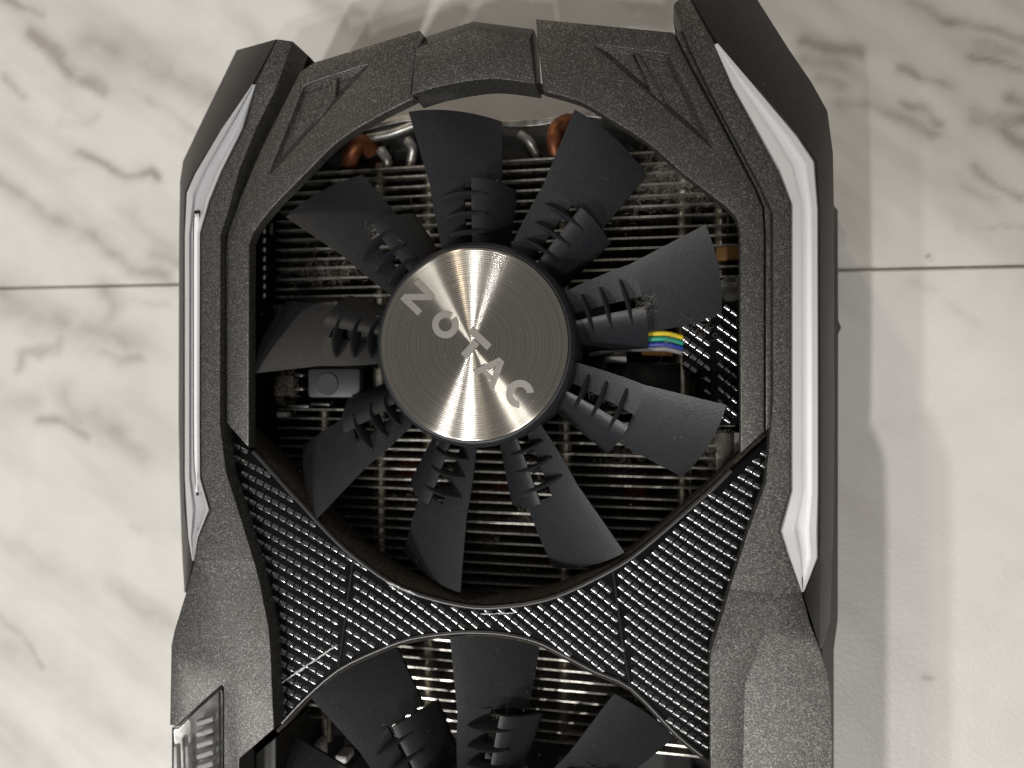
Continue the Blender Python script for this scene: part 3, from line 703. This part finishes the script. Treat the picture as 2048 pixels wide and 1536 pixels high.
# ================================================================== FANS
ZH = T(-1.2)
c1 = P(944, 689, ZH); R_D = (P(944, 495, ZH)-c1).y            # radius of the steel disc
U = R_D/194.0                                                   # metres per photo pixel on the fan
def blade_mesh(name, r0, r1, aL, aR, zL, zR, pw, nr=14, na=12, thick=.8, rtip=None, corner=0):
    """swept plate in polar coordinates; aL(t), aR(t) in degrees clockwise from up"""
    V = []; Fc = []
    for i in range(nr+1):
        t = i/nr
        for j in range(na+1):
            s = j/na
            rr = r0+(r1(s) - r0)*t
            a = math.radians(aL(t)+(aR(t)-aL(t))*s)
            z = zL(t)+(zR(t)-zL(t))*s**pw
            V.append((rr*math.sin(a), rr*math.cos(a), z))
    k = na+1
    for i in range(nr):
        for j in range(na): Fc.append((i*k+j, i*k+j+1, (i+1)*k+j+1, (i+1)*k+j))
    me = bpy.data.meshes.new(name); me.from_pydata(V, [], Fc)
    bm = bmesh.new(); bm.from_mesh(me)
    bmesh.ops.recalc_face_normals(bm, faces=bm.faces)
    if sum(f.normal.z for f in bm.faces) < 0: bmesh.ops.reverse_faces(bm, faces=bm.faces)
    top = list(bm.faces)
    ret = bmesh.ops.extrude_face_region(bm, geom=top)
    vs_ = [g_ for g_ in ret['geom'] if isinstance(g_, bmesh.types.BMVert)]
    bmesh.ops.translate(bm, verts=vs_, vec=(0, 0, 0))
    for v in vs_: v.co += Vector((0, 0, 0))
    bm.normal_update()
    # push the original sheet down to give thickness
    org = [v for v in bm.verts if v not in set(vs_)]
    for v in org: v.co.z -= thick*MM
    bmesh.ops.recalc_face_normals(bm, faces=bm.faces)
    bm.to_mesh(me); bm.free(); finish(me, M['blade'], 40); return me
def lerp(a, b): return lambda t: a+(b-a)*t
r_hub = 190*U; r_tip = 506*U
rs = (350*U-r_hub)/(r_tip-r_hub)       # where the slot ends along the blade
# outer part of the blade: full width beyond the slot
me_outer = blade_mesh('blade', 344*U, lambda s: r_tip*(1-.025*s*s), lerp(-16.6, -16.4), lerp(5.4, 3.3), lerp(-3.4*MM, -2.6*MM), lerp(-12.2*MM, -14.2*MM), 1.15)
# the inner part: narrow neck up to the slot, joined to the outer sheet
me_neck = blade_mesh('neck', r_hub*.98, lambda s: 348*U, lerp(-20.5, -16.6), lerp(-8.5, -6.0), lerp(-3.2*MM, -3.4*MM), lerp(-7.2*MM, -6.9*MM), 1.05, nr=8, na=6)
me_wing = blade_mesh('winglet', r_hub*.98, lambda s: (347-4*s*s)*U, lerp(-3.5, -2.2), lerp(13.0, 10.8), lerp(-4.8*MM, -4.6*MM), lerp(-13.5*MM, -13.0*MM), 1.7, nr=8, na=14, thick=.9)
def rib_mesh(r, a0, a1):
    V = []; Fc = []; N = 12
    for i in range(N+1):
        s = i/N; a = math.radians(a0+(a1-a0)*s)
        zc_ = (-4.4-2.2*s)*MM; h = (.3+2.0*math.sin(math.pi*s)**.7)*MM
        tdr = .55*MM*(.5+.5*math.sin(math.pi*s))
        for dr, dz in ((-tdr, -1.5*MM), (-tdr*.8, h*.75), (0, h), (tdr*.8, h*.75), (tdr, -1.5*MM)):
            V.append(((r+dr)*math.sin(a), (r+dr)*math.cos(a), zc_+dz))
    for i in range(N):
        for j in range(5): Fc.append((i*5+j, i*5+(j+1) % 5, (i+1)*5+(j+1) % 5, (i+1)*5+j))
    Fc.append(tuple(range(5))); Fc.append(tuple(N*5+j for j in range(5)))
    me = bpy.data.meshes.new('rib'); me.from_pydata(V, [], Fc)
    bm = bmesh.new(); bm.from_mesh(me); bmesh.ops.recalc_face_normals(bm, faces=bm.faces); bm.to_mesh(me); bm.free()
    finish(me, M['blade'], 50); return me
rib_me = [rib_mesh(316*U, -13.5, 3.0), rib_mesh(274*U, -14, 3.6), rib_mesh(236*U, -14.5, 4.0)]
# join neck + outer into one continuous blade
bm = bmesh.new(); bm.from_mesh(me_outer); bm.from_mesh(me_neck); blade_me = bpy.data.meshes.new('blade'); bm.to_mesh(blade_me); bm.free(); finish(blade_me, M['blade'], 40)
ro = 208*U
hub_prof = [(0, -.35*MM), (R_D*1.004, -.35*MM), (R_D*1.006, -.3*MM), (R_D*1.022, -.35*MM), (ro*.985, -1.1*MM), (ro, -1.9*MM), (ro, -13*MM), (ro*.9, -14*MM), (ro*.55, -14*MM), (ro*.55, -24*MM), (0, -24*MM)]
# spun disc with real concentric grooves
prof = []; NR = 46
prof.append((0, .12*MM))
for i in range(NR*4):
    t = (i+.5)/(NR*4); prof.append((t*R_D*.985, .12*MM+.045*MM*math.sin(i*math.pi/2)))
prof += [(R_D*.99, .10*MM), (R_D, -.05*MM), (R_D, -.4*MM)]
# letters etched on the disc: strokes in letter space (x along the word, y up), centre of the word at 0
def bar(x0, y0, x1, y1, wd):
    d = Vector((x1-x0, y1-y0)); d.normalize(); nn = Vector((-d.y, d.x))*wd/2
    return [(x0+nn.x, y0+nn.y), (x1+nn.x, y1+nn.y), (x1-nn.x, y1-nn.y), (x0-nn.x, y0-nn.y)]
def arc(cx, cy, rx, ry, a0, a1, wd, N=20):
    o = []; i_ = []
    for k in range(N+1):
        a = math.radians(a0+(a1-a0)*k/N); o.append((cx+rx*math.cos(a), cy+ry*math.sin(a))); i_.append((cx+(rx-wd)*math.cos(a), cy+(ry-wd)*math.sin(a)))
    return o+i_[::-1]
LET = {'Z': [[(-22, 25), (23, 25), (23, 13), (-22, 13)], [(23, 13), (6, 13), (-23, -13), (-6, -13)], [(-23, -13), (23, -13), (23, -25), (-23, -25)]],
       'O': [arc(0, 0, 25, 25, 100, 440, 12.5, 28)],
       'T': [[(-24, 25), (24, 25), (24, 12), (-24, 12)], [(-7, 10), (7, 10), (7, -25), (-7, -25)]],
       'A': [[(-26, -25), (-14, -25), (6, 25), (-6, 25)], [(26, -25), (14, -25), (-1, 11), (6, 25)], [(-10, -16), (12, -16), (9, -8), (-7, -8)]],
       'C': [arc(0, 0, 25, 25, 50, 310, 12.5, 22)]}
def make_fan(centre, rot, first=None):
    fan = lathe('fan', hub_prof, M['blade'], card, 96) if first is None else obj('fan', first.data, card)
    fan.location = centre; fan.rotation_euler = (0, 0, -math.radians(rot))
    if first is not None:
        for ch in list(first.children):
            c = ch.copy(); scene.collection.objects.link(c); c.parent = fan
        return fan
    for k in range(9):
        a = -math.radians(40*k)
        for nm, me in (('blade', blade_me), ('winglet', me_wing), ('blade_rib', rib_me[0]), ('blade_rib', rib_me[1]), ('blade_rib', rib_me[2])):
            o = obj(nm, me, fan); o.rotation_euler = (0, 0, a)
    lathe('hub_plate', prof, M['spun'], fan, 192, 60)
    word = [('Z', -77, 40), ('O', -74+38, 40), ('T', 2, 40), ('A', 40, 40), ('C', 79, 40)]
    pos = {'Z': (836, 594), 'O': (891, 649), 'T': (946, 692), 'A': (985, 740), 'C': (1040, 788)}
    ang = math.radians(-43)
    for ch, _, _ in word:
        px, py = pos[ch]; q = P(px, py, ZH+.15*MM)-Vector(centre)
        bm = bmesh.new()
        for pl in LET[ch]:
            vv = [bm.verts.new((x*U*1.12, y*U*1.12, .2*MM)) for x, y in pl]; f = bm.faces.new(vv)
            if f.normal.z < 0: f.normal_flip()
        bmesh.ops.recalc_face_normals(bm, faces=bm.faces)
        r = bmesh.ops.extrude_face_region(bm, geom=bm.faces[:])
        bmesh.ops.translate(bm, verts=[v for v in r['geom'] if isinstance(v, bmesh.types.BMVert)], vec=(0, 0, -.06*MM))
        o = bm_obj('letter', bm, M['etch'], fan); o.location = (q.x, q.y, 0); o.rotation_euler = (0, 0, ang)
        o['label'] = 'etched letter ' + ch
    return fan
fan1 = make_fan(c1, 0.0)
fan1['label'] = 'nine-bladed fan with a spun steel hub plate, fully in view'
c2 = P(938, 1789, ZH)
fan2 = make_fan(c2, 11.0, fan1)
fan2['label'] = 'second nine-bladed fan, only its upper blades in view'
# ================================================================== LINT
DV = []; DF = []
def fibre(p, L, r, spread):
    pts = [Vector(p)]; d = Vector((random.uniform(-1, 1), random.uniform(-1, 1), random.uniform(-.3, .5))).normalized()
    ax = Vector((random.uniform(-.4, .4), random.uniform(-.4, .4), random.choice((-1, 1)))).normalized(); n_ = 9; bend_ = random.uniform(.1, .7)
    for i in range(n_):
        pts.append(pts[-1]+d*L/n_); d = Matrix.Rotation(bend_+random.uniform(-.3, .3), 3, ax) @ d
        d += Vector((random.uniform(-.2, .2), random.uniform(-.2, .2), random.uniform(-.2, .15))); d.normalize()
    i0 = len(DV)
    for i, q in enumerate(pts):
        dd = (pts[min(i+1, n_)]-pts[max(i-1, 0)]).normalized(); a = dd.orthogonal().normalized(); b = a.cross(dd)
        for k in range(3):
            th = k*2.094; DV.append(q+a*r*math.cos(th)+b*r*math.sin(th))
    for i in range(n_):
        for k in range(3): DF.append((i0+i*3+k, i0+i*3+(k+1) % 3, i0+(i+1)*3+(k+1) % 3, i0+(i+1)*3+k))
def tuft(x, y, z, N, sx, sy, L=3.0, r=.018):
    for i in range(N):
        p = P(x+random.gauss(0, sx), y+random.gauss(0, sy), T(z)+(random.uniform(-.6, .8)*MM if N > 1 else 0))
        fibre(p, L*MM*random.uniform(.4, 1.3), r*MM*random.uniform(.6, 1.3), 1)
for a in ((1325, 360, -22, 420, 42, 30), (1345, 330, -22, 240, 28, 16), (1400, 400, -22, 90, 30, 16), (1250, 400, -22, 70, 60, 30), (650, 545, -22, 220, 45, 12), (700, 500, -22, 40, 40, 30), (570, 775, -21, 110, 14, 20),
          (1430, 895, -20, 330, 14, 28), (1245, 900, -20, 110, 20, 16), (985, 1085, -22, 45, 10, 7), (835, 1000, -21, 40, 20, 10), (850, 440, -18, 60, 14, 24), (1297, 608, -5, 22, 8, 8), (800, 500, -8, 14, 14, 10),
          (745, 465, -6, 8, 6, 6), (700, 655, -9, 45, 30, 4), (890, 930, -8, 40, 10, 20), (1075, 960, -8, 30, 8, 25), (1210, 790, -8, 45, 20, 20), (1050, 1025, -21, 40, 14, 14), (860, 1470, -18, 25, 10, 10), (995, 1440, -8, 8, 8, 5),
          (860, 600, -20, 20, 40, 20), (1400, 650, -14, 25, 25, 20), (1100, 470, -10, 20, 12, 10), (1330, 690, -13, 18, 14, 10), (740, 840, -9, 30, 18, 12)):
    tuft(*a)
for i in range(320): tuft(random.uniform(560, 1460), random.choice((random.uniform(340, 580), random.uniform(830, 1460))), -22, 2, 12, 3, 1.6)
for i in range(60):
    a = random.uniform(0, 6.28); q = math.sqrt(random.random())*185; tuft(945+q*math.cos(a), 690+q*math.sin(a), -.7, 1, 0, 0, .22, .05)
for i in range(420):
    x, y = random.uniform(450, 1540), random.uniform(60, 1536); dd = math.hypot(x-985, y-690)
    tuft(x, y, -1.7 if dd > 500 and y < 850 else (-3.4 if dd > 540 else -9), 1, 0, 0, .5, .02)
lint = mesh_obj('lint', DV, DF, M['dustm'], None, 80, fix=False)
lint['kind'] = 'stuff'; lint['label'] = 'pale curly lint and dust caught on the heatsink fins and blades'; lint['category'] = 'dust'
